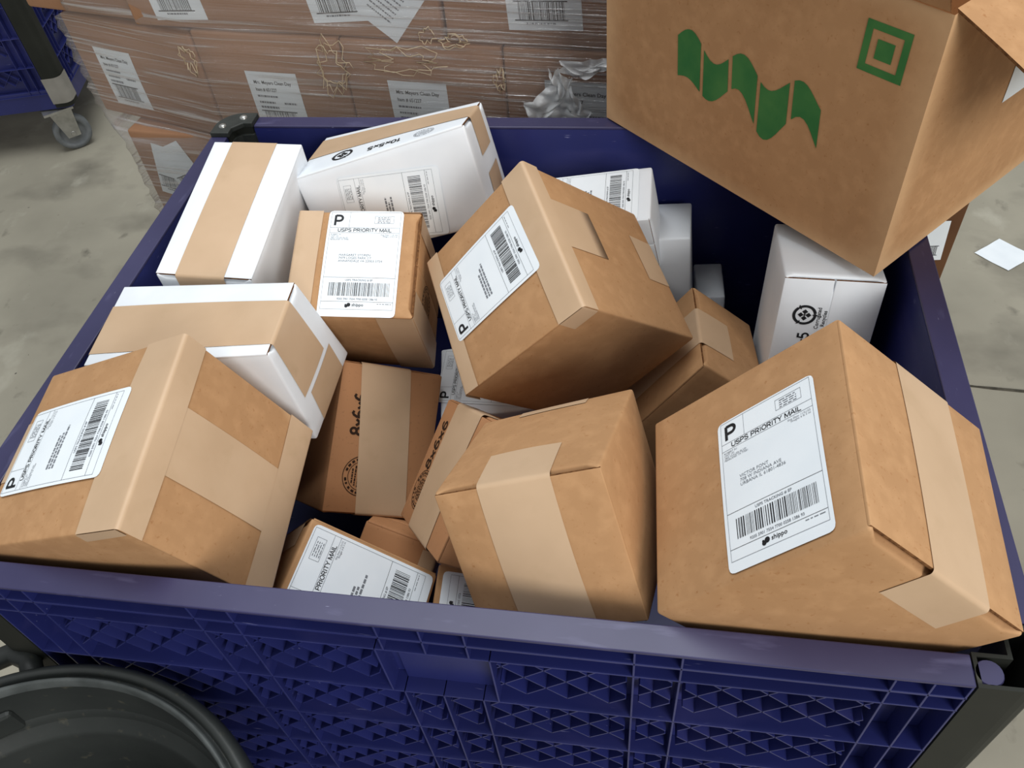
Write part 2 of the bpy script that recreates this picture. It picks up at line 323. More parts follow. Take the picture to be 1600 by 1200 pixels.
# ------------------------------------------------------------------ moulded panel of the bin, casters
BW, BD = 1.0315, 0.84
def panel(name, width, height, parent, loc, rz, handle=True, z0=0.0):
    """x along the panel, outside at y = 0, inside at y = .027, rim top at z = 0"""
    s = width / 0.9125; T = 0.0020; DEP = 0.0225
    P = MB(); P.box(0, width, DEP, 0.0275, -height, -0.004)
    o = P.build(name, BLUE, parent); o.location = loc; o.rotation_euler = (0, 0, rz)
    R = MB(); R.box(0, width, 0.0, 0.0275, -0.0042, 0.0)
    R.build('rim', RIMM, o, bevel=0.0012)
    ox = 0.0595
    V = [(v - ox) * s for v in (0.0610, 0.0895, 0.1195, 0.289, 0.3295, 0.702, 0.7425, 0.912, 0.942, 0.9705)]
    hz = [-0.051] + [-0.1485 - 0.0985 * k for k in range(int((height - 0.16) / 0.0985) + 1)] + [-height + 0.003]
    hx0, hx1 = (0.461 - ox) * s, (0.571 - ox) * s
    mid = [(v - ox) * s for v in (0.473, 0.514, 0.555)]
    B = MB()
    B.box(0, width, 0.0, DEP, -0.0275, -0.0240)
    for z in hz: B.box(0, width, 0.0, DEP, z - T, z)
    for v in V: B.box(v - T / 2, v + T / 2, 0, DEP, -height, -0.004)
    if handle:
        for v in mid:
            B.box(v - T / 2 - 0.003, v + T / 2 - 0.003, 0, DEP, -0.051, -0.004); B.box(v - T / 2, v + T / 2, 0, DEP, -height, -0.1485)
        for v in (hx0, hx1): B.box(v - T / 2, v + T / 2, 0, DEP, -0.1485, -0.051)
        # finger well: deep pocket with a shelf
        B.box(hx0 + 0.012, hx1 - 0.002, 0.016, 0.0175, -0.1485, -0.051)
    B.build('ribs', BLUE, o, bevel=0.0005)
    # diagonal lattice, 45 degrees, clipped to each cell
    Lt = MB(); p = 0.0398; c0 = (0.601 - ox) + 0.081; c1 = (0.601 - ox) - 0.081; t = 0.0007
    def seg(x0, z0_, x1, z1_):
        d = math.hypot(x1 - x0, z1_ - z0_)
        if d < 0.004: return
        nx, nz = -(z1_ - z0_) / d * t, (x1 - x0) / d * t
        v = [(x0 + nx, y, z0_ + nz) for y in (0.0006, DEP)] + [(x1 + nx, y, z1_ + nz) for y in (0.0006, DEP)] + [(x1 - nx, y, z1_ - nz) for y in (0.0006, DEP)] + [(x0 - nx, y, z0_ - nz) for y in (0.0006, DEP)]
        Lt.add(v, [(0, 2, 4, 6), (1, 7, 5, 3), (0, 1, 3, 2), (2, 3, 5, 4), (4, 5, 7, 6), (6, 7, 1, 0)])
    def cell(xa, xb, za, zb):
        xa += 0.006; xb -= 0.006
        for sg, c in ((1, c0), (-1, c1)):            # x - z = c ; x + z = c
            k0 = math.floor((xa - 1.0 - c) / p); k1 = math.ceil((xb + 1.0 - c) / p)
            for k in range(k0, k1 + 1):
                cc = c + k * p
                za_x = cc + sg * za; zb_x = cc + sg * zb
                A0, A1 = sorted(((za_x, za), (zb_x, zb)))
                x0, x1 = max(A0[0], xa), min(A1[0], xb)
                if x1 - x0 < 0.004: continue
                zz = lambda q: (q - cc) * sg
                seg(x0, zz(x0), x1, zz(x1))
    for r in range(len(hz) - 1):
        za = hz[r] - T; zb = max(-0.081 - (p / 2) * math.floor((-0.081 - (za - 0.0725)) / (p / 2)) - 0.0003, hz[r + 1])
        cols = [V[2], V[3], V[4]] + ([hx0] if (handle and r == 0) else (mid if handle else []))
        segs = []
        if handle and r == 0: segs = [(V[2], V[3]), (V[3], V[4]), (V[4], hx0), (hx1, V[5]), (V[5], V[6]), (V[6], V[7])]
        else:
            q = [V[2], V[3], V[4]] + (mid if handle else []) + [V[5], V[6], V[7]]; segs = list(zip(q[:-1], q[1:]))
        for a, b in segs: cell(a, b, za, zb)
        for a, b in ((V[1], V[2]), (V[7], V[8])): pass
    tag(Lt.build('lattice', BLUE, o), kind='stuff')
    return o

def caster(parent, loc, rz, wr=0.0625):
    # fork and wheel, wheel axle along local y
    f = MB(); f.box(-0.05, 0.05, -0.04, 0.04, 2 * wr + 0.028, 2 * wr + 0.036)
    for sy in (-1, 1):
        f.prism([(-0.022, 0), (0.022, 0), (0.03, 0.1), (-0.045, 0.1)], -0.0015, 0.0015)
        n = 8; b = len(f.v) - 8
        for i in range(b, len(f.v)):
            x, y, z = f.v[i]; f.v[i] = (x + 0.012, sy * 0.021 + z, wr - 0.012 + y)
    f.lathe([(0.0, 2 * wr + 0.03), (0.03, 2 * wr + 0.03), (0.03, 2 * wr + 0.02), (0.0, 2 * wr + 0.02)], 20)
    o = f.build('caster', STEEL, parent); o.location = loc; o.rotation_euler = (0, 0, rz)
    wl = MB()
    prof = [(0.006, -0.018), (0.02, -0.018), (0.022, -0.010), (wr * 0.68, -0.010), (wr * 0.72, -0.017), (wr * 0.95, -0.016), (wr, -0.011), (wr, 0.011), (wr * 0.95, 0.016), (wr * 0.72, 0.017), (wr * 0.68, 0.010), (0.022, 0.010), (0.02, 0.018), (0.006, 0.018)]
    wl.lathe(prof, 40)
    wl.v = [(x + 0.012, z, y + wr) for x, y, z in wl.v]
    wo = wl.build('wheel', RUBBER, o, smooth=True)
    ax = MB(); ax.lathe([(0.0, -0.026), (0.0075, -0.026), (0.0085, -0.0235), (0.0085, 0.0235), (0.0075, 0.026), (0.0, 0.026)], 16)
    ax.v = [(x + 0.012, z, y + wr) for x, y, z in ax.v]
    ax.build('axle_bolt', STEEL, o)
    return o

def post(parent, x, y, sx, sy, z0, z1, name='corner_post'):
    """hollow extruded corner post; (x, y) outer corner, sx, sy point inwards"""
    S = 0.058; r = 0.024; t = 0.0035; P = MB()
    def outline(off):
        pts = []
        for k in range(7):
            a = math.pi / 2 * k / 6; rr_ = r - off if r > off else 0.002
            pts.append((r - rr_ * math.cos(a), r - rr_ * math.sin(a)))
        # arc runs from (off, r) to (r, off)
        return pts + [(S - off, off), (S - off, 0.030 - off), (0.030 - off, 0.030 - off), (0.030 - off, S - off), (off, S - off)]
    a, b = outline(0.0), outline(t)
    a = [(x + sx * p, y + sy * q) for p, q in a]; b = [(x + sx * p, y + sy * q) for p, q in b]
    n = len(a); v = [(*p, z) for z in (z0, z1) for p in a] + [(*p, z) for z in (z0, z1) for p in b]; f = []
    for i in range(n):
        j = (i + 1) % n
        f += [(i, j, n + j, n + i), (2 * n + j, 2 * n + i, 3 * n + i, 3 * n + j), (n + i, n + j, 3 * n + j, 3 * n + i), (j, i, 2 * n + i, 2 * n + j)]
    if sx * sy < 0: f = [tuple(reversed(q)) for q in f]
    P.add(v, f)
    return P.build(name, POST, parent)

bin_root = empty('parcel_bin', (0, 0, 0))
tag(bin_root, 'large blue plastic bin with latticed sides, heaped with parcels', 'bin')
PB = 0.68                                                    # panel height
pl = BW - 2 * 0.0595
panel('side_panel', pl, PB, bin_root, (0.0595, 0, H), 0)                                   # front
panel('side_panel', pl, PB, bin_root, (BW - 0.0595, BD, H), math.pi)                       # back
ps = BD - 2 * 0.0595
panel('side_panel', ps, PB, bin_root, (0.0, BD - 0.0595, H), -math.pi / 2, False)          # left
panel('side_panel', ps, PB, bin_root, (BW, 0.0595, H), math.pi / 2, False)                 # right
for (x, y, sx, sy) in ((0, 0, 1, 1), (BW, 0, -1, 1), (0, BD, 1, -1), (BW, BD, -1, -1)):
    post(bin_root, x, y, sx, sy, 0.17, H - 0.001)
    caster(bin_root, (x + sx * 0.10, y + sy * 0.09, 0), 0.4 + x)
d = MB(); d.box(0.02, BW - 0.02, 0.02, BD - 0.02, 0.165, 0.19); d.build('deck', POST, bin_root)
d = MB(); d.box(0.0595, BW - 0.0595, 0.0285, BD - 0.0285, H - 0.425, H - 0.41); d.build('platform', BLUE, bin_root)
# panel hinge pin standing in the uncapped front right post
d = MB(); d.lathe([(0.0, 0), (0.0105, 0), (0.0115, -0.002), (0.0115, -0.3), (0.0, -0.3)], 20, (0.9845, 0.0135)); d.v = [(x, y, z + H - 0.001) for x, y, z in d.v]
d.build('hinge_pin', RIMM, bin_root)
# black cap on the back left post, with two screws
def cap():
    P = MB(); pts = []; S = 0.060; r = 0.040
    for k in range(9):
        a = math.pi / 2 * k / 8; pts.append((r - r * math.cos(a), r - r * math.sin(a)))
    pts += [(S, 0), (S, 0.031), (0.045, 0.031), (0.031, 0.045), (0.031, S), (0, S)]
    pts = [(p, BD - q) for p, q in pts][::-1]
    P.prism(pts, H - 0.001, H + 0.0075)
    o = P.build('corner_cap', CAPM, bin_root, bevel=0.0015)
    for (sx_, sy_) in ((0.015, BD - 0.041), (0.041, BD - 0.0155)):
        q = MB(); q.lathe([(0.0062, 0.0), (0.0058, 0.0022), (0.003, 0.0036), (0.0, 0.0038)], 16, (sx_, sy_)); q.v = [(x, y, z + H + 0.0072) for x, y, z in q.v]
        q.build('screw', STEEL, o, smooth=True)
    P = MB(); P.prism([(0.0275, BD - 0.0275), (0.0595, BD - 0.0275), (0.0595, BD - 0.034), (0.040, BD - 0.036), (0.034, BD - 0.042), (0.0275, BD - 0.0595)][::-1], H - 0.4, H - 0.012)
    P.build('corner_gusset', CAPM, bin_root)
cap()
# rivets on the inside of the back panel
for rx, rz_ in ((0.737, -0.196), (0.30, -0.196)):
    q = MB(); q.lathe([(0.017, 0), (0.0165, 0.0012), (0.012, 0.0022), (0.0, 0.0024)], 20); q.v = [(rx + x, BD - 0.0275 - z, H + rz_ + y) for x, y, z in q.v]
    o = q.build('washer', BLUE, bin_root, smooth=True)
    q = MB(); q.lathe([(0.0045, 0), (0.004, 0.0022), (0.0, 0.003)], 14); q.v = [(rx + x, BD - 0.0275 - 0.0022 - z, H + rz_ + y) for x, y, z in q.v]
    q.build('rivet', STEEL, o, smooth=True)

# ------------------------------------------------------------------ parcels
BOX = {"BL": [[0.1168, 0.0664, -0.1889], [0.0416, 0.0363, 0.0002], [0.1085, 0.2753, -0.1589], [0.0346, 0.2449, 0.0296], [0.316, 0.063, -0.1102], [0.2428, 0.0313, 0.0769], [0.3078, 0.2714, -0.0807], [0.2312, 0.2424, 0.1096]], "BR": [[0.8686, 0.0388, -0.1337], [0.7184, 0.0337, 0.0065], [0.865, 0.2469, -0.1301], [0.7098, 0.2411, 0.0107], [1.0083, 0.0364, 0.0221], [0.86, 0.0338, 0.1642], [1.016, 0.2484, 0.0268], [0.8595, 0.2429, 0.1681]], "B5": [[0.6199, 0.4196, -0.2148], [0.4856, 0.3318, -0.0684], [0.5333, 0.6123, -0.1713], [0.4034, 0.5223, -0.0278], [0.7564, 0.4487, -0.0719], [0.6291, 0.3531, 0.0662], [0.6723, 0.642, -0.0284], [0.538, 0.5503, 0.1146]], "B3": [[0.2221, 0.4866, -0.1896], [0.234, 0.4199, -0.0316], [0.216, 0.6253, -0.1305], [0.2281, 0.5586, 0.0274], [0.3919, 0.4938, -0.2013], [0.4028, 0.4306, -0.0399], [0.3839, 0.6362, -0.1386], [0.3948, 0.5698, 0.02]], "B2": [[0.2216, 0.7517, -0.1418], [0.2264, 0.6075, -0.1031], [0.1852, 0.7897, -0.0069], [0.1928, 0.6375, 0.0241], [0.4706, 0.776, -0.0817], [0.4753, 0.6318, -0.0431], [0.4371, 0.807, 0.0463], [0.4412, 0.6699, 0.0914]], "B1": [[0.0643, 0.4494, -0.1061], [0.0712, 0.4319, 0.0199], [0.0611, 0.7006, -0.0696], [0.0669, 0.682, 0.0557], [0.1939, 0.4519, -0.112], [0.1998, 0.4334, 0.0133], [0.1907, 0.7031, -0.0755], [0.1972, 0.6854, 0.0504]], "B4": [[0.0577, 0.2957, -0.1462], [0.0386, 0.2832, 0.0046], [0.0573, 0.4206, -0.1359], [0.0358, 0.4093, 0.0166], [0.2976, 0.289, -0.1192], [0.2834, 0.2856, 0.0386], [0.3048, 0.4238, -0.1017], [0.2786, 0.4014, 0.0419]], "B8": [[0.5772, 0.1921, -0.1665], [0.5572, 0.0402, -0.0918], [0.5246, 0.2633, -0.032], [0.5094, 0.1141, 0.044], [0.735, 0.1984, -0.1113], [0.7136, 0.046, -0.0369], [0.6864, 0.2745, 0.0265], [0.6639, 0.1197, 0.0992]], "B9": [[0.187, 0.3268, -0.3163], [0.2861, 0.2513, -0.2288], [0.2011, 0.4891, -0.1914], [0.3009, 0.4131, -0.1045], [0.3, 0.3803, -0.3985], [0.3994, 0.3046, -0.3113], [0.3141, 0.5426, -0.2737], [0.4121, 0.4672, -0.1859]], "B10": [[0.5032, 0.2683, -0.3112], [0.3945, 0.2511, -0.221], [0.561, 0.3945, -0.2136], [0.4493, 0.3742, -0.1254], [0.5916, 0.1609, -0.2246], [0.4784, 0.1411, -0.1357], [0.6493, 0.2871, -0.127], [0.5393, 0.2684, -0.0378]], "B6": [[0.7398, 0.3826, -0.2962], [0.654, 0.385, -0.2286], [0.7254, 0.5518, -0.3204], [0.639, 0.5548, -0.2521], [0.8561, 0.4134, -0.1498], [0.7686, 0.4153, -0.0822], [0.8417, 0.5826, -0.174], [0.7569, 0.5852, -0.1064]], "W7": [[0.85, 0.5917, -0.2812], [0.8517, 0.4596, -0.2606], [0.8581, 0.6309, -0.0304], [0.8594, 0.4991, -0.0095], [0.9695, 0.5926, -0.2852], [0.9712, 0.4606, -0.2647], [0.9776, 0.6318, -0.0344], [0.9787, 0.4995, -0.0139]], "W5": [[0.512, 0.674, -0.182], [0.4942, 0.6444, -0.0682], [0.5085, 0.7636, -0.1593], [0.4906, 0.7341, -0.0455], [0.7128, 0.674, -0.1505], [0.6936, 0.6426, -0.038], [0.7092, 0.7637, -0.1278], [0.6921, 0.7341, -0.0141]], "W6": [[0.7153, 0.7624, -0.3707], [0.7155, 0.6613, -0.3603], [0.6991, 0.7882, -0.1185], [0.6993, 0.6871, -0.1081], [0.7711, 0.7629, -0.3671], [0.7713, 0.6618, -0.3568], [0.7549, 0.7887, -0.115], [0.7528, 0.6875, -0.1042]], "W6b": [[0.7722, 0.7723, -0.3942], [0.7778, 0.672, -0.3787], [0.7675, 0.7953, -0.2436], [0.773, 0.6951, -0.2281], [0.8179, 0.7749, -0.3932], [0.8234, 0.6747, -0.3777], [0.8132, 0.798, -0.2426], [0.8148, 0.6983, -0.2258]], "B11": [[0.2357, 0.0686, -0.2317], [0.3057, 0.0477, -0.1388], [0.2532, 0.202, -0.2148], [0.3248, 0.1799, -0.1233], [0.375, 0.0638, -0.3378], [0.445, 0.0428, -0.2448], [0.3925, 0.1972, -0.3209], [0.4593, 0.1764, -0.2271]], "B12": [[0.3092, 0.2552, -0.3572], [0.316, 0.2024, -0.3023], [0.3336, 0.3126, -0.305], [0.3409, 0.2593, -0.2506], [0.411, 0.2382, -0.386], [0.4178, 0.1854, -0.3311], [0.4354, 0.2956, -0.3338], [0.4421, 0.2428, -0.2789]], "B13": [[0.4477, 0.1055, -0.3208], [0.4581, 0.0785, -0.2615], [0.4517, 0.2098, -0.2741], [0.4614, 0.184, -0.2135], [0.598, 0.1105, -0.345], [0.6085, 0.0835, -0.2857], [0.6021, 0.2147, -0.2983], [0.6126, 0.1877, -0.239]], "W8": [[0.4166, 0.4441, -0.3048], [0.4114, 0.4232, -0.2323], [0.3997, 0.5532, -0.2746], [0.3945, 0.5323, -0.202], [0.5546, 0.4614, -0.2899], [0.5493, 0.4405, -0.2174], [0.5377, 0.5705, -0.2597], [0.5324, 0.5496, -0.1871]]}
DIM = {"BL": [0.2142, 0.2112, 0.2056], "BR": [0.2134, 0.2081, 0.2075], "B5": [0.1998, 0.2158, 0.2136], "B3": [0.1685, 0.1508, 0.1719], "B2": [0.2573, 0.1398, 0.1494], "B1": [0.1298, 0.2539, 0.127], "B4": [0.245, 0.1253, 0.1525], "B8": [0.1673, 0.1625, 0.1704], "B9": [0.1496, 0.2052, 0.1524], "B10": [0.1638, 0.1696, 0.1429], "B6": [0.1895, 0.1716, 0.1092], "W7": [0.1196, 0.254, 0.1337], "W5": [0.2032, 0.0925, 0.119], "W6": [0.0559, 0.254, 0.1016], "W6b": [0.0457, 0.1524, 0.1016], "B11": [0.1752, 0.1356, 0.1182], "B12": [0.1072, 0.0813, 0.0765], "B13": [0.1524, 0.1143, 0.066], "W8": [0.1398, 0.1145, 0.0757]}
FACES = {'+z': (0, 1, 2, 1), '-z': (1, 0, 2, -1), '+x': (1, 2, 0, 1), '-x': (2, 1, 0, -1), '+y': (2, 0, 1, 1), '-y': (0, 2, 1, -1)}

def rbox_local(lo, hi, r, seg=6):
    ax = []
    for i in range(3):
        a, b = lo[i], hi[i]; n = max(2, seg)
        ax.append([a, a + 0.3 * r, a + r] + [a + r + (b - a - 2 * r) * k / n for k in range(1, n)] + [b - r, b - 0.3 * r, b])
    idx = {}; V = []; F = []; NA = []
    def vid(p):
        k = (round(p[0], 6), round(p[1], 6), round(p[2], 6))
        if k not in idx:
            idx[k] = len(V)
            q = [min(max(p[i], lo[i] + r), hi[i] - r) for i in range(3)]
            d = Vector([p[i] - q[i] for i in range(3)])
            if d.length > 1e-9: d = d.normalized() * r
            V.append(tuple(q[i] + d[i] for i in range(3)))
        return idx[k]
    for fc, (u, v, n, s) in FACES.items():
        for i in range(len(ax[u]) - 1):
            for j in range(len(ax[v]) - 1):
                def mk(a, b):
                    p = [0, 0, 0]; p[u] = ax[u][a]; p[v] = ax[v][b]; p[n] = hi[n] if s > 0 else lo[n]; return vid(p)
                F.append((mk(i, j), mk(i + 1, j), mk(i + 1, j + 1), mk(i, j + 1))); NA.append(n)
    return V, F, NA

class Parcel:
    def __init__(s, key, name, label, cat, material, flap=None, group='parcels heaped in the blue bin', bulge=0.0025, r=0.0032, gap=0.0055, inset=0.0020):
        s.c = [Vector((p[0], p[1], p[2] + H)) for p in BOX[key]]; s.D = DIM[key]; s.b = bulge; s.mat = material
        ce = sum(s.c, Vector()) / 8; s.o = Vector((ce.x, ce.y, min(p.z for p in s.c)))
        s.root = empty(name, s.o); tag(s.root, label, cat, group)
        h = [q / 2 for q in s.D]; lo = [-q for q in h]; hi = list(h)
        if flap:
            n = FACES[flap[0]][2]; sg = FACES[flap[0]][3]
            if sg > 0: hi[n] -= 0.0009
            else: lo[n] += 0.0009
        V, F, _ = rbox_local(lo, hi, r, 14 if flap else 6)
        if flap:                                   # the open ends of the flaps stand off the body
            b = 'xyz'.index(flap[1]); V2 = []
            for v in V:
                v = list(v)
                if sg * v[n] > h[n] - 0.012 and abs(v[b]) > h[b] - 0.010 and abs(v[3 - n - b]) < h[3 - n - b] - 0.006: v[n] -= sg * gap
                V2.append(v)
            V = V2
        s.put('body', V, F, material, True)
        if flap:
            b = 'xyz'.index(flap[1]); cax = 3 - n - b
            for side in (-1, 1):
                l2 = [0] * 3; h2 = [0] * 3
                l2[b] = -h[b] + inset; h2[b] = h[b] - inset
                if side < 0: l2[cax], h2[cax] = -h[cax], -0.0007
                else: l2[cax], h2[cax] = 0.0007, h[cax]
                if sg > 0: l2[n], h2[n] = h[n] - 0.0034, h[n]
                else: l2[n], h2[n] = -h[n], -h[n] + 0.0034
                V, F, NA = rbox_local(l2, h2, 0.0012)
                mi = [1 if q == b else 0 for q in NA]
                s.put('flap', V, F, [material, EDGE], True, mi)
    def map(s, l):
        u = [2 * l[i] / s.D[i] for i in range(3)]; P = Vector()
        for i in range(8):
            f = 1.0
            for k, bit in enumerate((i >> 2 & 1, i >> 1 & 1, i & 1)): f *= 0.5 * (1 + u[k]) if bit else 0.5 * (1 - u[k])
            P += s.c[i] * f
        g = [max(0.0, 1 - q * q) for q in u]
        cx = (s.c[7] - s.c[3]).normalized(); cy = (s.c[7] - s.c[5]).normalized(); cz = (s.c[7] - s.c[6]).normalized()
        P += (cx * u[0] * g[1] * g[2] + cy * u[1] * g[0] * g[2] + cz * u[2] * g[0] * g[1]) * s.b
        return P - s.o
    def put(s, name, V, F, mats, smooth=False, mi=None, parent=None):
        return link(name, [s.map(v) for v in V], F, mats, parent or s.root, smooth, mi)
    def tape(s, face, along, c, w, u0, u1, e=0.0007, skew=0.0, name='tape', m=None, seed=0, notch=None):
        u_, v_, n, sg = FACES[face]; b = 'xyz'.index(along); cx = 3 - n - b
        hb, ha = s.D[b] / 2, s.D[n] / 2; r = 0.0035; rnd = random.Random(seed + int(1e5 * abs(c + u0)))
        us = set([u0, u1])
        k = int(max(2, (u1 - u0) / 0.018)); us |= {u0 + (u1 - u0) * i / k for i in range(k + 1)}
        for sgn_ in (-1, 1):
            for q in (-1, -0.6, -0.2, 0.2, 0.6, 1):
                z = sgn_ * (hb + q * r)
                if u0 < z < u1: us.add(z)
        arc = [q for q in us if abs(abs(q) - hb) <= r * 1.01]
        us = sorted(q for q in us if q in (u0, u1) or min([abs(q - a) for a in arc if a != q] + [1]) > 0.004 or any(abs(q - z * (hb + k_ * r)) < 1e-9 for z in (-1, 1) for k_ in (-1, -0.6, -0.2, 0.2, 0.6, 1)))
        def P(u):
            a = abs(u); sgn_ = 1 if u >= 0 else -1
            if a <= hb - r: return u, ha + e
            if a >= hb + r: return sgn_ * (hb + e), ha - (a - hb)
            t = (a - (hb - r)) / (2 * r) * math.pi / 2
            return sgn_ * (hb - r + (r + e) * math.sin(t)), ha - r + (r + e) * math.cos(t)
        nw = 8; V = []; F = []
        for i, u in enumerate(us):
            x, z = P(u)
            for j in range(nw + 1):
                l = [0, 0, 0]; wv = c + skew * u + w * (j / nw - 0.5)
                wv = max(-s.D[cx] / 2 - 0.0006, min(s.D[cx] / 2 + 0.0006, wv))
                l[b] = x; l[n] = sg * z; l[cx] = wv
                if 0 < j < nw and abs(u) < hb - 0.008: l[n] += sg * rnd.uniform(0, 0.00025)
                V.append(l)
        for i in range(len(us) - 1):
            for j in range(nw):
                q = (i * (nw + 1) + j, i * (nw + 1) + j + 1, (i + 1) * (nw + 1) + j + 1, (i + 1) * (nw + 1) + j)
                F.append(q)
        return s.put(name, V, F, m or TAPE, True)
    def loc2(s, face, cu, cv, rot, x, y, e):
        u, v, n, sg = FACES[face]; c, sn = math.cos(rot), math.sin(rot); l = [0, 0, 0]
        l[u] = cu + x * c - y * sn; l[v] = cv + x * sn + y * c; l[n] = sg * (s.D[n] / 2 + e); return l
    def decal(s, face, cu, cv, rot, art, mats, e=0.0006, name='printed_mark', parent=None, k=1.0):
        rot = math.radians(rot)
        return s.put(name, [s.loc2(face, cu, cv, rot, p[0] * k, p[1] * k, e) for p in art.v], art.f, mats, False, art.m, parent)
    def label(s, face, cu, cv, rot, art, k=1.0, e=0.0013):
        ra = math.radians(rot); R = 0.006
        def axis(L): 
            h = L / 2; n = 10
            return [-h, -h + R * 0.15, -h + R * 0.45, -h + R] + [-h + R + (L - 2 * R) * i / n for i in range(1, n)] + [h - R, h - R * 0.45, h - R * 0.15, h]
        X, Y = axis(LW), axis(LH); V = []; F = []
        for x in X:
            for y in Y:
                a = max(abs(x) - (LW / 2 - R), 0); b = max(abs(y) - (LH / 2 - R), 0); d = math.hypot(a, b); px, py = x, y
                if a > 0 and b > 0 and d > R:
                    px = math.copysign(LW / 2 - R + a * R / d, x); py = math.copysign(LH / 2 - R + b * R / d, y)
                V.append(s.loc2(face, cu, cv, ra, px * k, py * k, e))
        ny = len(Y)
        for i in range(len(X) - 1):
            for j in range(ny - 1): F.append((i * ny + j, (i + 1) * ny + j, (i + 1) * ny + j + 1, i * ny + j + 1))
        o = s.put('shipping_label', V, F, LABEL, True)
        s.decal(face, cu, cv, rot, art, [INK, INKG], e + 0.0003, 'label_print', o, k)
        return o
cm = 0.01
# 1 large box, left front
p = Parcel('BL', 'shipping_box', 'brown box with an H of wide tape and a label, filling the left front corner', 'box', KRAFT, ('+x', 'z'), bulge=0.004)
p.tape('+x', 'z', -0.3*cm, 7.5*cm, -10.28*cm, 10.28*cm)
p.tape('+z', 'x', 0, 21.6*cm, 5.3*cm, 13.5*cm, e=0.0011, skew=0)
p.tape('-z', 'x', 0, 21.6*cm, 6.5*cm, 14.8*cm, e=0.0011)
p.tape('-x', 'z', 0.3*cm, 7.2*cm, 2*cm, 18.0*cm)
p.tape('-y', 'x', 9.7*cm, 1.5*cm, 5.3*cm, 10.5*cm, e=0.0012)
p.label('+z', -1.75*cm, 0.02*cm, 90.5, shipping_art(1), e=0.0018)
# 2 large box, right front
p = Parcel('BR', 'shipping_box', 'large brown box with a readable label, overhanging the right front corner', 'box', KRAFT, ('+x', 'y'), bulge=0.002, gap=0.0075, inset=0.003)
p.tape('+x', 'y', -1.2*cm, 7.7*cm, -15.0*cm, 12*cm, skew=0.0)
p.label('+z', 2.75*cm, -2.0*cm, 1.3, shipping_art(2, ('VICTOR FONT', '708 W INDIANA AVE', 'URBANA IL 61801-4836')))
# 3 large box in the middle
p = Parcel('B5', 'shipping_box', 'brown box standing on its corner in the middle, label tilted on its left face', 'box', KRAFT, ('+z', 'x'), bulge=0.002)
p.tape('+z', 'x', 1.9*cm, 7.4*cm, -10*cm, 19.0*cm)
p.tape('+z', 'x', 0, 22*cm, 6.2*cm, 12.4*cm, e=0.0011)
p.tape('+z', 'x', 0, 22*cm, -12.5*cm, -7.5*cm, e=0.0011)
p.tape('-z', 'x', 1.2*cm, 7.4*cm, 0*cm, 14.6*cm)
p.tape('-y', 'x', 9.6*cm, 2.8*cm, 6.3*cm, 9.9*cm, e=0.0011)
p.label('+z', -0.84*cm, 1.5*cm, 92.5, shipping_art(3), e=0.0016)
# 4 six inch box, upright label
p = Parcel('B3', 'shipping_box', 'small brown box with upright label, between the white boxes', 'box', KRAFT, ('+x', 'z'))
p.tape('+z', 'x', 0, 15.2*cm, -12*cm, -5.0*cm, e=0.0009)
p.tape('-y', 'x', 0, 17.2*cm, 3.6*cm, 12.2*cm, e=0.0009)
p.tape('+y', 'x', 0, 17.2*cm, 4.5*cm, 11.5*cm, e=0.0009)
A = stamp_art(2.6*cm); p.decal('+x', -2.8*cm, 2.2*cm, 90, A, INKB)
p.label('+z', 0.97*cm, 0.0, 0.3, shipping_art(4, ('MARGARET STOREN', '7479 LOGES PARK CT', 'ANNANDALE VA 22003-5724')))
# 5 white box with printed marks
p = Parcel('B2', 'shipping_box', 'white box with marks and a sideways label, leaning on the back wall', 'box', WHITEB, ('+y', 'x'))
p.tape('+y', 'x', -1.6*cm, 7.4*cm, -13.5*cm, 18.4*cm, skew=0.06)
p.tape('-y', 'x', -1.0*cm, 7.4*cm, 3*cm, 18.6*cm)
A = recycle_art(1.6*cm); p.decal('+y', 4.0*cm, -6.2*cm, -90, A, INK)
A = Art(); A.stroke('10x5x5', 0, 0, 0.013, 0.17, 0.052, 'c'); p.decal('+y', 4.4*cm, 0.6*cm, -90, A, INK)
A = stamp_art(1.5*cm); p.decal('+y', 5.0*cm, 6.6*cm, -90, A, INKG)
p.label('+z', -0.3*cm, -0.8*cm, 81, shipping_art(5), 0.97)
# 6 white box lying flat at the back left
p = Parcel('B1', 'shipping_box', 'plain white box with one long tan tape strip, at the back left', 'box', WHITEB, ('+z', 'y'))
p.tape('+z', 'y', -0.45*cm, 6.6*cm, -16.5*cm, 16*cm)
# 7 white box by the left rim
p = Parcel('B4', 'shipping_box', 'white box with broad tape crosswise, leaning on the left rim', 'box', WHITEB, ('+z', 'x'))
p.tape('+z', 'x', -0.9*cm, 7.5*cm, -13.5*cm, 21.6*cm)
p.tape('-z', 'x', -0.6*cm, 7.5*cm, 2*cm, 17.4*cm, skew=0.06)
# 8 six inch box, front centre
p = Parcel('B8', 'shipping_box', 'brown box without label, broad tape down its front, at the front centre', 'box', KRAFT, ('+z', 'y'), bulge=0.006)
p.tape('+z', 'y', -0.1*cm, 7.4*cm, -8*cm, 13.5*cm)
p.tape('-z', 'y', 0.0*cm, 7.4*cm, 0*cm, 9.9*cm)
# 9 brown box behind the right front one
p = Parcel('B6', 'shipping_box', 'brown box with tape over its edge, behind the big right box', 'box', KRAFT, ('+z', 'x'))
p.tape('+z', 'x', -0.4*cm, 7.5*cm, -9.4*cm, 14.8*cm)
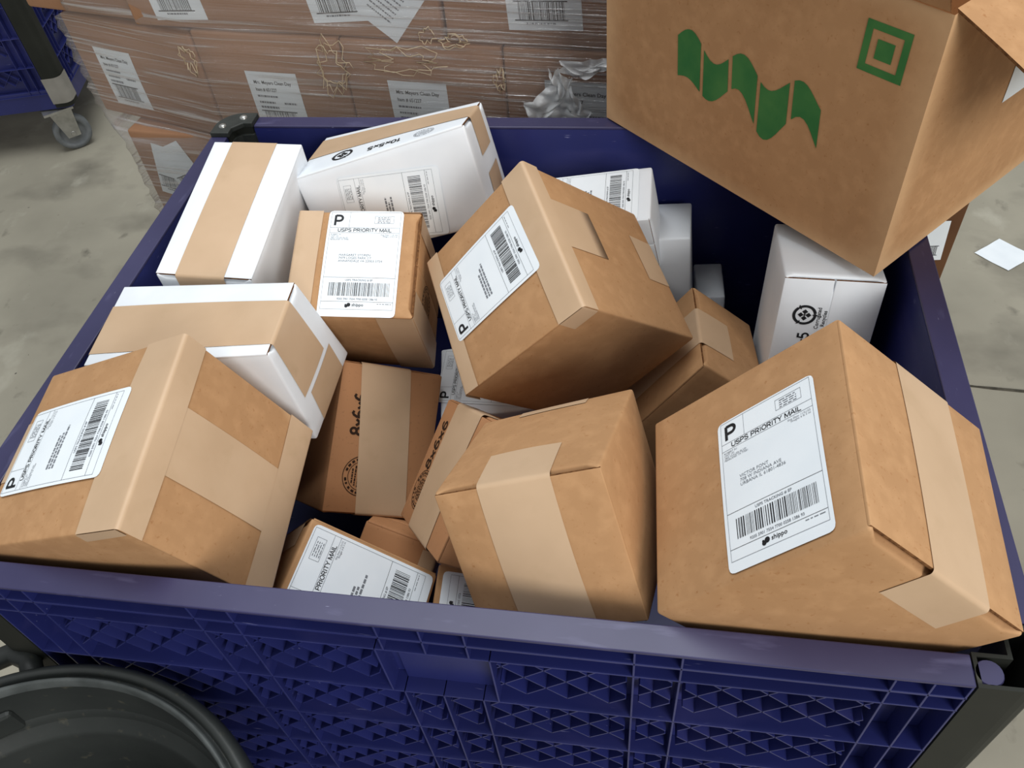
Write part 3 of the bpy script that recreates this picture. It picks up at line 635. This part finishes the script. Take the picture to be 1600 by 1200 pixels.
# 10 box with size print in the middle hollow
p = Parcel('B9', 'shipping_box', 'brown box deep in the hollow, size digits and round stamp beside its tape', 'box', KRAFT2, ('+z', 'y'))
A = Art(); A.stroke('8x6x6', 0, 0, 0.0185, 0.18, 0.058, 'c'); p.decal('+z', -3.45*cm, 3.3*cm, 90, A, INKB)
A = stamp_art(2.75*cm); p.decal('+z', -2.75*cm, -5.0*cm, 90, A, INKB)
p.tape('+z', 'y', -0.2*cm, 7.4*cm, -13*cm, 13*cm, skew=-0.10, e=0.0009)
# 11 tilted box in the middle
p = Parcel('B10', 'shipping_box', 'tilted brown box wedged against the unlabelled front box, tape lengthwise', 'box', KRAFT2, ('+z', 'y'))
A = Art(); A.stroke('8x6x6', 0, 0, 0.0165, 0.18, 0.068, 'c'); p.decal('+z', -4.85*cm, 2.4*cm, 90, A, INKB)
A = stamp_art(2.6*cm); p.decal('+z', -4.6*cm, -3.6*cm, 90, A, INKB)
p.tape('+z', 'y', -0.2*cm, 7.9*cm, -11*cm, 11*cm, skew=-0.03, e=0.0009)
# 12 white box at the right
p = Parcel('W7', 'shipping_box', 'upright white box with a recycling mark, under the large carton', 'box', WHITEB, ('+z', 'y'))
A = recycle_art(1.45*cm); p.decal('+z', -2.75*cm, 7.4*cm, 0, A, INK)
A = Art(); A.text('Corrugated', 0, 0, 0.0068, True, 0, None, 'c'); A.text('Recycles', 0, -0.0072, 0.0068, True, 0, None, 'c'); p.decal('+z', -0.85*cm, 7.0*cm, 90, A, INK)
A = Art(); A.stroke('10x5x5', 0, 0, 0.0135, 0.18, 0.056, 'c'); p.decal('+z', -1.7*cm, 2.0*cm, 90, A, INK)
# 13 white box behind the middle one
p = Parcel('W5', 'shipping_box', 'white box with barcode, half hidden behind the middle brown box', 'box', WHITEB, ('-y', 'x'))
p.label('+z', 1.7*cm, 0, 90, shipping_art(6), 0.88)
# 14, 15 slim white boxes by the back wall
p = Parcel('W6', 'shipping_box', 'slim plain white box upright against the back wall', 'box', WHITEB)
p = Parcel('W6b', 'shipping_box', 'low white box of which only a corner shows at the back wall', 'box', WHITEB)
# 16 labelled box at the front rim
p = Parcel('B11', 'shipping_box', 'brown box with a big label, cut off by the front rim', 'box', KRAFT, ('+y', 'x'))
p.tape('+y', 'z', -8.2*cm, 1.1*cm, -5.0*cm, 5.0*cm)
p.tape('+y', 'x', 0.0*cm, 7.4*cm, -12.0*cm, -6.6*cm)
p.label('+z', 0.1*cm, 0.75*cm, 90, shipping_art(8), 1.08)
# 17 small box behind it
p = Parcel('B12', 'shipping_box', 'small shaded brown box behind the one cut off by the front rim', 'box', KRAFT2, ('+y', 'x'))
p.tape('+z', 'x', 0, 6*cm, 3.2*cm, 8*cm)
# 18 box with the label turned to the right
p = Parcel('B13', 'shipping_box', 'brown box with half hidden label, below the unlabelled front box', 'box', KRAFT, ('+y', 'x'))
p.label('+z', 0.35*cm, 0.1*cm, -90, shipping_art(9), 0.95)
# 19 white box low in the middle
p = Parcel('W8', 'shipping_box', 'white labelled box deep below the middle brown box', 'box', WHITEB)
p.label('+z', -0.6*cm, 0.2*cm, 80, shipping_art(10), 0.85)

# ------------------------------------------------------------------ generic board boxes from a frame
def frame_box(key, org, ex, ey, ez):
    """corners of a box: org = local (-,-,-) corner, ex, ey, ez full edge vectors (world, z above floor)"""
    o = Vector(org); e = [Vector(ex), Vector(ey), Vector(ez)]; pts = []
    for i in range(8):
        p = o.copy()
        for k, bit in enumerate((i >> 2 & 1, i >> 1 & 1, i & 1)):
            if bit: p += e[k]
        pts.append((p.x, p.y, p.z - H))
    BOX[key] = pts; DIM[key] = [q.length for q in e]

# ------------------------------------------------------------------ big open carton across the back right corner of the bin
C0 = Vector((0.957, 0.489, H + 0.003)); LD = Vector((-0.696, 0.717, 0)); RD = Vector((0.672, 0.741, 0)); UP = Vector((0, 0, 0.31))
LL, RL = 0.484, 0.43
org = C0 + LD * LL + RD * RL
frame_box('HB', org, -LD * LL, UP, -RD * RL)
class Open(Parcel):
    def __init__(s, key, name, label, cat, material, bulge):
        s.c = [Vector((p[0], p[1], p[2] + H)) for p in BOX[key]]; s.D = DIM[key]; s.b = bulge; s.mat = material
        ce = sum(s.c, Vector()) / 8; s.o = Vector((ce.x, ce.y, min(p.z for p in s.c)))
        s.root = empty(name, s.o); tag(s.root, label, cat)
        h = [q / 2 for q in s.D]; rnd = random.Random(2)
        for fc in ('+z', '+x', '-z', '-x', '-y'):
            u, v, n, sg = FACES[fc]; N = 14; V = []; F = []
            for t_ in (0, 1):
                for i in range(N + 1):
                    for j in range(N + 1):
                        l = [0, 0, 0]; l[u] = -h[u] + 2 * h[u] * i / N; l[v] = -h[v] + 2 * h[v] * j / N; l[n] = sg * (h[n] - 0.004 * t_)
                        if t_ == 1:
                            for q in (u, v): l[q] *= 1 - 0.004 / h[q]
                        V.append(l)
            M1 = (N + 1) ** 2
            for i in range(N):
                for j in range(N):
                    q = (i * (N + 1) + j, (i + 1) * (N + 1) + j, (i + 1) * (N + 1) + j + 1, i * (N + 1) + j + 1)
                    F.append(q); F.append(tuple(M1 + k for k in reversed(q)))
            rim = [(i, 0) for i in range(N)] + [(N, j) for j in range(N)] + [(N - i, N) for i in range(N)] + [(0, N - j) for j in range(N)]
            ids = [a * (N + 1) + b for a, b in rim]
            for k in range(len(ids)):
                a, b = ids[k], ids[(k + 1) % len(ids)]; F.append((b, a, M1 + a, M1 + b))
            s.put('wall' if fc != '-y' else 'bottom', V, F, material, False)
    def flapw(s, fc, length, ang, name='flap'):
        """flap hinged on the top edge of wall fc; ang = 0 straight out, + up"""
        u, v, n, sg = FACES[fc]; h = [q / 2 for q in s.D]; tax = 0 if n == 2 else 2; V = []; F = []; N = 8; th = 0.004
        ca, sa = math.cos(math.radians(ang)), math.sin(math.radians(ang))
        for t_ in (0, 1):
            for i in range(N + 1):
                for j in range(N + 1):
                    d = length * j / N; wv = -h[tax] + 0.004 + (2 * h[tax] - 0.008) * i / N
                    l = [0, 0, 0]; l[tax] = wv; l[n] = sg * (h[n] + d * ca - th * t_ * (-sa)); l[1] = h[1] + 0.001 + d * sa + th * t_ * ca + 0.004 * math.sin(d / length * 3)
                    V.append(l)
        M1 = (N + 1) ** 2
        for i in range(N):
            for j in range(N):
                q = (i * (N + 1) + j, (i + 1) * (N + 1) + j, (i + 1) * (N + 1) + j + 1, i * (N + 1) + j + 1)
                F.append(q); F.append(tuple(M1 + k for k in reversed(q)))
        rim = [(i, 0) for i in range(N)] + [(N, j) for j in range(N)] + [(N - i, N) for i in range(N)] + [(0, N - j) for j in range(N)]
        ids = [a * (N + 1) + b for a, b in rim]; mi = [0] * len(F)
        for k in range(len(ids)):
            a, b = ids[k], ids[(k + 1) % len(ids)]; F.append((b, a, M1 + a, M1 + b)); mi.append(1)
        b_ = s.b; s.b = 0.0
        o = s.put(name, V, F, [s.mat, EDGE], False, mi); s.b = b_
        return o
hb = Open('HB', 'open_carton', 'large open brown carton with green print, resting across the back right corner', 'carton', KRAFT, 0.004)
hb.flapw('+x', 0.21, -24); hb.flapw('-x', 0.20, 35); hb.flapw('-z', 0.20, 50); hb.flapw('+z', 0.20, 62)
A = Art(); rg = random.Random(4)           # blurred green print: soft band of strokes and a square mark
pts = []
for k in range(40):                                # plain green swoosh band in place of the unreadable print
    x0 = -0.10 + 0.232 * k / 40; pts.append((x0, 0.022 + 0.014 * math.sin(k * 0.42) ))
low = [(x0 + 0.004, y0 - 0.052 - 0.012 * math.sin(i * 0.31)) for i, (x0, y0) in enumerate(pts)]
for k in range(39):
    if k % 8 == 7: continue
    A.poly([low[k], low[k + 1], pts[k + 1], pts[k]])
hb.decal('+z', 0, 0, 0, A, GREEN, 0.0006)
A = Art(); A.frame(-0.026, -0.026, 0.026, 0.026, 0.008, 0, 4); A.rect(-0.010, -0.010, 0.010, 0.010)
hb.decal('+z', 0.183, 0.10, 0, A, GREEN, 0.0006)
# label on the right wall, under the hanging flap
A = Art(); A.rect(-0.045, -0.03, 0.045, 0.03, 0, 3); hb_l = hb.decal('+x', 0.035, 0.0, 90, A, LABEL, 0.0007, 'carton_label') if False else None
def face_label(p, face, cu, cv, rot, w_, h_, art, name='carton_label', e=0.0007, mats=None):
    A = Art()
    for i in range(4): 
        for j in range(4): A.poly([(-w_ / 2 + w_ * a / 4, -h_ / 2 + h_ * b / 4) for a, b in ((i, j), (i + 1, j), (i + 1, j + 1), (i, j + 1))])
    o = p.decal(face, cu, cv, rot, A, LABEL, e, name)
    if art: p.decal(face, cu, cv, rot, art, [INK, INKG], e + 0.0004, 'label_print', o)
    return o
def bar_label_art(w_, h_, seed, txt=True):
    rnd = random.Random(seed); A = Art(); X = lambda p: (p - 0.5) * w_; Y = lambda p: (0.5 - p) * h_
    if txt:
        A.text('Mrs. Meyers Clean Day', X(0.12), Y(0.19), 0.0105, True, 0, w_ * 0.74); A.text('Item # 651227', X(0.12), Y(0.305), 0.0105, True, 0, w_ * 0.42)
        A.greek(X(0.12), Y(0.40), w_ * 0.40, 0.004, rnd); A.greek(X(0.12), Y(0.50), w_ * 0.32, 0.004, rnd); A.greek(X(0.62), Y(0.50), w_ * 0.24, 0.004, rnd); A.greek(X(0.12), Y(0.585), w_ * 0.36, 0.005, rnd)
    A.rect(X(0.10), Y(0.635), X(0.82), Y(0.62)); A.bars(X(0.16), Y(0.86), X(0.78), Y(0.635), rnd, 0, 26); A.rect(X(0.10), Y(0.875), X(0.82), Y(0.86))
    A.greek(X(0.25), Y(0.92), w_ * 0.4, 0.003, rnd)
    return A
A = bar_label_art(0.10, 0.075, 60, False); A.text('ITEM', -0.03, 0.018, 0.016, True)
face_label(hb, '+x', 0.048 + 0.0, -0.02 + 0.028, 90, 0.075, 0.10, None)

# ------------------------------------------------------------------ wrapped pallet load behind the bin
psi = math.radians(-7.5); TT = Vector((math.cos(psi), math.sin(psi), 0)); NN = Vector((-math.sin(psi), math.cos(psi), 0)); P0 = Vector((-0.21, 1.17, 0))
CART = []
def carton(key, s0, s1, z0, z1, back=0.0, depth=0.38, yaw=None, label='', hinge_right=False):
    t, n = TT, NN
    if yaw is not None:
        a = math.radians(yaw); t = Vector((math.cos(a), math.sin(a), 0)); n = Vector((-math.sin(a), math.cos(a), 0))
        r = P0 + TT * s1; o = r - t * (s1 - s0)
    else: o = P0 + TT * s0
    o = o + n * (back + depth); o.z = z0
    frame_box(key, o, t * (s1 - s0 - 0.003), Vector((0, 0, z1 - z0 - 0.001)), -n * depth)
    p = Parcel(key, 'wrapped_carton', label, 'carton', CARTON, None, 'film wrapped cartons on the pallet', 0.005, 0.006)
    return p
def clabel(p, dx, dz, w_, h_, seed, rot=0.0):
    """dx from the left edge, dz from the top, of the front face (+z)"""
    face_label(p, '+z', -p.D[0] / 2 + dx + w_ / 2, p.D[1] / 2 - dz - h_ / 2, rot, w_, h_, bar_label_art(w_, h_, seed))
c = carton('p31', -0.365, -0.004, 0.612, 0.838, yaw=-18, depth=0.2, label='wrapped carton with barcode label at the left end, turned outwards'); clabel(c, 0.062, 0.062, 0.108, 0.132, 21)
c = carton('p32', 0.0, 0.318, 0.612, 0.85, label='wrapped carton whose label shows above the bin\'s back left corner cap'); clabel(c, 0.098, 0.075, 0.112, 0.135, 22)
c = carton('p33', 0.318, 0.635, 0.612, 0.85, label='wrapped carton whose label shows behind the tilted white box'); clabel(c, 0.085, 0.075, 0.118, 0.135, 23)
c = carton('p34', 0.635, 0.952, 0.612, 0.85, label='wrapped carton with crumpled white film hanging over its label'); clabel(c, 0.075, 0.055, 0.13, 0.135, 24)
c = carton('p41', -0.42, -0.125, 0.852, 1.09, back=0.02, yaw=-14, depth=0.22, label='topmost wrapped carton at the far left, set back and unlabelled')
c = carton('p42', -0.118, 0.53, 0.852, 1.09, label='wide wrapped carton in the top row with two labels cut by the frame'); clabel(c, 0.055, 0.085, 0.115, 0.135, 25, 3); clabel(c, 0.392, 0.073, 0.12, 0.135, 26, 5)
A = Art(); rg = random.Random(8)
for k in range(7): A.greek(-0.035, 0.03 - 0.010 * k, 0.05, 0.003, rg)
face_label(c, '+z', 0.235, -0.055, -40, 0.085, 0.11, A, 'packing_slip', 0.0012)
c = carton('p43', 0.535, 0.952, 0.852, 1.09, label='wrapped top row carton half hidden by the large open carton'); clabel(c, 0.115, 0.07, 0.13, 0.135, 27, 2)
c = carton('p21', -0.262, 0.05, 0.376, 0.61, label='lower wrapped carton with two loose papers under the film')
A = bar_label_art(0.10, 0.13, 31, False)
face_label(c, '+z', -0.075, 0.015, -12, 0.085, 0.135, A, 'packing_slip')
face_label(c, '+z', -0.045, 0.03, 24, 0.085, 0.12, bar_label_art(0.085, 0.12, 32, False), 'packing_slip', 0.0016)
c = carton('p22', 0.05, 0.36, 0.376, 0.61, label='second wrapped carton of the lower row, behind the bin')
c = carton('p23', 0.36, 0.67, 0.376, 0.61, label='third wrapped carton of the lower row, behind the bin')
c = carton('p24', 0.67, 0.952, 0.376, 0.61, label='rightmost wrapped carton of the lower row, behind the bin')
c = carton('p11', -0.262, 0.34, 0.14, 0.374, label='bottom wrapped carton standing on the left half of the pallet')
c = carton('p12', 0.345, 0.952, 0.14, 0.374, label='bottom wrapped carton standing on the right half of the pallet')
pal = empty('wooden_pallet', P0 + TT * 0.34 + NN * 0.25); pal.rotation_euler = (0, 0, psi)
tag(pal, 'wooden pallet under the film wrapped cartons', 'pallet')
for k in range(5):
    q = MB(); q.box(-0.66, 0.66, -0.25 + 0.115 * k, -0.25 + 0.115 * k + 0.09, 0.12, 0.14); q.build('deck_board', WOOD, pal, bevel=0.002)
for k in range(3):
    q = MB(); q.box(-0.65 + 0.6 * k, -0.65 + 0.6 * k + 0.1, -0.25, 0.30, 0.0, 0.12); q.build('stringer', WOOD, pal, bevel=0.002)

# stretch film around the load
def film():
    rnd = random.Random(11)
    def plan(z):
        up = z > 0.60
        a = Vector((-0.564, 1.276, 0)) if up else Vector((-0.476, 1.194, 0))
        if z > 0.846: a = Vector((-0.505, 1.24, 0))
        b = P0 - NN * 0.014 + TT * 0.0
        cc = P0 - NN * 0.014 + TT * 0.965
        return [a + Vector((0.11, 0.42, 0)), a, b, P0 - NN * 0.013 + TT * 0.32, P0 - NN * 0.013 + TT * 0.64, cc, cc + NN * 0.42]
    zs = [0.36 + 0.75 * k / 60 for k in range(61)]; V = []; nu = 0; rows = []
    for z in zs:
        P = plan(z)
        # blend the left corner between rows so that the film spans the steps
        bl = 0.014
        for zb in (0.60, 0.846):
            if abs(z - zb) < bl:
                f = (z - zb + bl) / (2 * bl); A_, B_ = plan(zb - 0.01), plan(zb + 0.01); P = [A_[i].lerp(B_[i], f) for i in range(len(P))]
        row = []
        for i in range(len(P) - 1):
            n = max(6, int((P[i + 1] - P[i]).length / 0.014))
            n = (30, 28, 24, 24, 24, 30)[i]
            for k in range(n): row.append(P[i].lerp(P[i + 1], k / n))
        row.append(P[-1]); rows.append(row)
    nu = len(rows[0]); ph = [rnd.uniform(0, 6.28) for _ in range(8)]
    for r, z in enumerate(zs):
        for k, p in enumerate(rows[r]):
            d = 0.0030 * math.sin(z * 190 + 0.10 * k + ph[0]) + 0.0018 * math.sin(z * 330 - 0.16 * k + ph[1]) + 0.0014 * math.sin(z * 75 + 0.31 * k + ph[2])
            c2 = Vector((0.1, 1.5, 0)); out = (p - c2); out.z = 0; out.normalize()
            q = p + out * (d + 0.002); V.append((q.x, q.y, z + 0.002 * math.sin(0.2 * k)))
    F = [(r * nu + k, r * nu + k + 1, (r + 1) * nu + k + 1, (r + 1) * nu + k) for r in range(len(zs) - 1) for k in range(nu - 1)]
    o = link('stretch_film', V, F, FILM, None, True)
    tag(o, 'clear glossy stretch film wound around the cartons behind the bin', 'plastic film')
    return o
film_o = film()
# bunched film hanging on the right, torn film knots
def bunch(cx, cz, wx, hz_, seed, n=46, thick=0.011):
    rnd = random.Random(seed); V = []; F = []
    base = P0 - NN * 0.022
    for i in range(n + 1):
        for j in range(n + 1):
            a, b = i / n - 0.5, j / n - 0.5
            w2 = wx * (1.0 - 0.45 * (b + 0.5) ** 0.5 if b > 0 else 1.0)
            d = sum(math.sin(a * f1 + b * f2 + p1) * am for f1, f2, p1, am in bunch.k[seed % 3]) * thick
            p = base + TT * (cx + a * w2 + 0.25 * wx * b + 0.012 * math.sin(9 * b + 3 * a)) - NN * (0.010 + abs(d) * (1 - abs(a)) )
            V.append((p.x, p.y, cz + b * hz_ + 0.010 * math.sin(11 * a + seed)))
    F = [(i * (n + 1) + j, (i + 1) * (n + 1) + j, (i + 1) * (n + 1) + j + 1, i * (n + 1) + j + 1) for i in range(n) for j in range(n)]
    return V, F
_r = random.Random(21)
bunch.k = [[(_r.uniform(-30, 30), _r.uniform(-30, 30), _r.uniform(0, 6), _r.uniform(0.2, 0.6)) for _ in range(6)] for _ in range(3)]
V, F = bunch(0.74, 0.755, 0.10, 0.14, 1); link('film_bunch', V, F, FILM2, film_o, True)
V, F = bunch(0.86, 0.845, 0.20, 0.03, 2); link('film_bunch', V, F, FILM2, film_o, True)
KNOT = mat('torn_film_edge', rgb(206, 188, 160), 0.35, 0.5, rgb(186, 164, 132), 60, 3)
def knot(s_, z_, rx, rz_, turns, seed):
    rnd = random.Random(seed); pts = []; N = 26 * turns
    for k in range(N):
        a = 2 * math.pi * k / 26; g = 1 + 0.3 * math.sin(2.3 * a + seed) + rnd.uniform(-0.4, 0.4)
        p = P0 + TT * (s_ + rx * g * math.cos(a)) - NN * (0.020 + 0.003 * math.sin(5 * a)); pts.append((p.x, p.y, z_ + rz_ * g * math.sin(a)))
    q = MB(); q.tube(pts, 0.0008, 5); return q.build('film_knot', KNOT, film_o, True)
knot(-0.008, 0.80, 0.013, 0.024, 2, 1); knot(0.305, 0.800, 0.026, 0.040, 3, 2); knot(0.455, 0.822, 0.062, 0.020, 2, 3); knot(0.556, 0.864, 0.022, 0.010, 2, 4); knot(0.632, 0.795, 0.008, 0.018, 2, 5); knot(0.505, 0.872, 0.012, 0.014, 1, 6)

# ------------------------------------------------------------------ tall carton behind the right rim
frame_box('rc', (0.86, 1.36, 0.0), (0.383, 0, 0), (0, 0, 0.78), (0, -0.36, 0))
p = Parcel('rc', 'floor_carton', 'tall brown carton with shade in its colour, standing on the floor behind the right rim', 'carton', SHADEB, ('+y', 'x'), None, 0.003)
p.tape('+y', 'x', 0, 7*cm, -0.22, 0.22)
face_label(p, '+z', 0.150, 0.125, 4, 0.05, 0.09, bar_label_art(0.05, 0.09, 44, False))

# ------------------------------------------------------------------ second blue cart at the back left
r2 = empty('bulk_cart', (-1.285, 2.06, 0), math.radians(14))
tag(r2, 'second blue lattice-sided cart on casters, standing at the far left', 'cart')
panel('side_panel', 0.9125, 0.64, r2, (-0.972, 0, H), 0)
panel('side_panel', 0.72, 0.64, r2, (0, 0.06, H), math.pi / 2, False)
post(r2, 0, 0, -1, 1, 0.17, H)
q = MB(); q.box(-1.0, -0.01, 0.004, 0.03, 0.165, 0.235); q.box(-0.03, -0.004, 0.01, 0.80, 0.165, 0.235); q.box(-1.0, -0.02, 0.02, 0.80, 0.165, 0.18); q.build('bottom_rail', BLUE, r2, bevel=0.002)
q = MB(); pts = []
for k in range(9):
    a = math.pi / 2 * k / 8; pts.append((-(0.0245 - 0.0265 * math.cos(a)), 0.0245 - 0.0265 * math.sin(a)))
pts = [(0.002, 0.060)] + pts + [(-0.061, -0.002)]
V = [(x, y, z) for z in (0.185, 0.275) for x, y in pts]; n = len(pts)
link('duct_tape', V, [(i, i + 1, n + i + 1, n + i) for i in range(n - 1)], DUCT, r2, True)
caster(r2, (-0.075, 0.03, 0), 0.47); caster(r2, (-0.075, 0.70, 0), 0.5); caster(r2, (-0.90, 0.06, 0), 0.9)

# ------------------------------------------------------------------ round trash can in front of the bin
tcx, tcy, tz = 0.143, -0.2765, H - 0.142
t0 = empty('trash_can', (tcx, tcy, 0)); tag(t0, 'round dark grey trash can at the lower left, seen into', 'trash can')
q = MB()
prof = [(0.0, 0.0), (0.19, 0.0), (0.196, 0.01), (0.238, tz - 0.075), (0.246, tz - 0.062), (0.262, tz - 0.058), (0.268, tz - 0.05), (0.2705, tz - 0.022), (0.269, tz - 0.008), (0.264, tz - 0.001),
        (0.258, tz - 0.002), (0.2555, tz - 0.007), (0.2535, tz - 0.012), (0.2515, tz - 0.004), (0.2495, tz + 0.001), (0.2470, tz - 0.002), (0.2455, tz - 0.012), (0.2425, tz - 0.068), (0.238, tz - 0.078), (0.226, tz - 0.088), (0.2235, tz - 0.094), (0.219, tz - 0.17), (0.216, tz - 0.175), (0.185, 0.02), (0.0, 0.018)]
q.lathe(prof, 96)
q.build('can_body', BIN, t0, smooth=True)
q = MB(); q.lathe([(0.2535, tz - 0.0110), (0.2518, tz - 0.0030), (0.2497, tz + 0.0020), (0.2468, tz - 0.0010), (0.2452, tz - 0.0110)], 96); q.build('rim_bead', BEAD, t0, smooth=True)
for ang in (125, -55):
    a = math.radians(ang); c_, s_ = math.cos(a), math.sin(a); h_ = MB()
    R_ = lambda r, tq, z: (r * c_ - tq * s_, r * s_ + tq * c_, z)
    h_.tube([R_(0.255, -0.07, tz - 0.03), R_(0.285, -0.068, tz - 0.03), R_(0.305, -0.05, tz - 0.032), R_(0.308, 0, tz - 0.034), R_(0.305, 0.05, tz - 0.032), R_(0.285, 0.068, tz - 0.03), R_(0.255, 0.07, tz - 0.03)], 0.0125, 10)
    h_.build('handle', BIN, t0, True)
    h_ = MB(); v = [R_(r, tq, z) for r in (0.234, 0.2445) for tq in (-0.04, 0.04) for z in (tz - 0.075, tz - 0.035)]
    h_.add(v, [(0, 1, 3, 2), (4, 6, 7, 5), (0, 4, 5, 1), (2, 3, 7, 6), (0, 2, 6, 4), (1, 5, 7, 3)]); h_.build('handle_pocket', BIN, t0, bevel=0.006)

# ------------------------------------------------------------------ paper scrap on the floor
pc = [(1.629, 1.666), (1.553, 1.603), (1.622, 1.533), (1.700, 1.598)]; N = 10; V = []; F = []
for i in range(N + 1):
    for j in range(N + 1):
        a, b = i / N, j / N
        x = (pc[0][0] * (1 - a) + pc[1][0] * a) * (1 - b) + (pc[3][0] * (1 - a) + pc[2][0] * a) * b
        y = (pc[0][1] * (1 - a) + pc[1][1] * a) * (1 - b) + (pc[3][1] * (1 - a) + pc[2][1] * a) * b
        V.append((x, y, 0.0012 + 0.003 * (abs(a - 0.5) * abs(b - 0.5)) * 2 + 0.0008 * math.sin(7 * a) ** 2))
F = [(i * (N + 1) + j, (i + 1) * (N + 1) + j, (i + 1) * (N + 1) + j + 1, i * (N + 1) + j + 1) for i in range(N) for j in range(N)]
o = link('paper_sheet', V, F, LABEL, None, True); tag(o, 'square white scrap of paper lying on the floor at the right', 'paper')
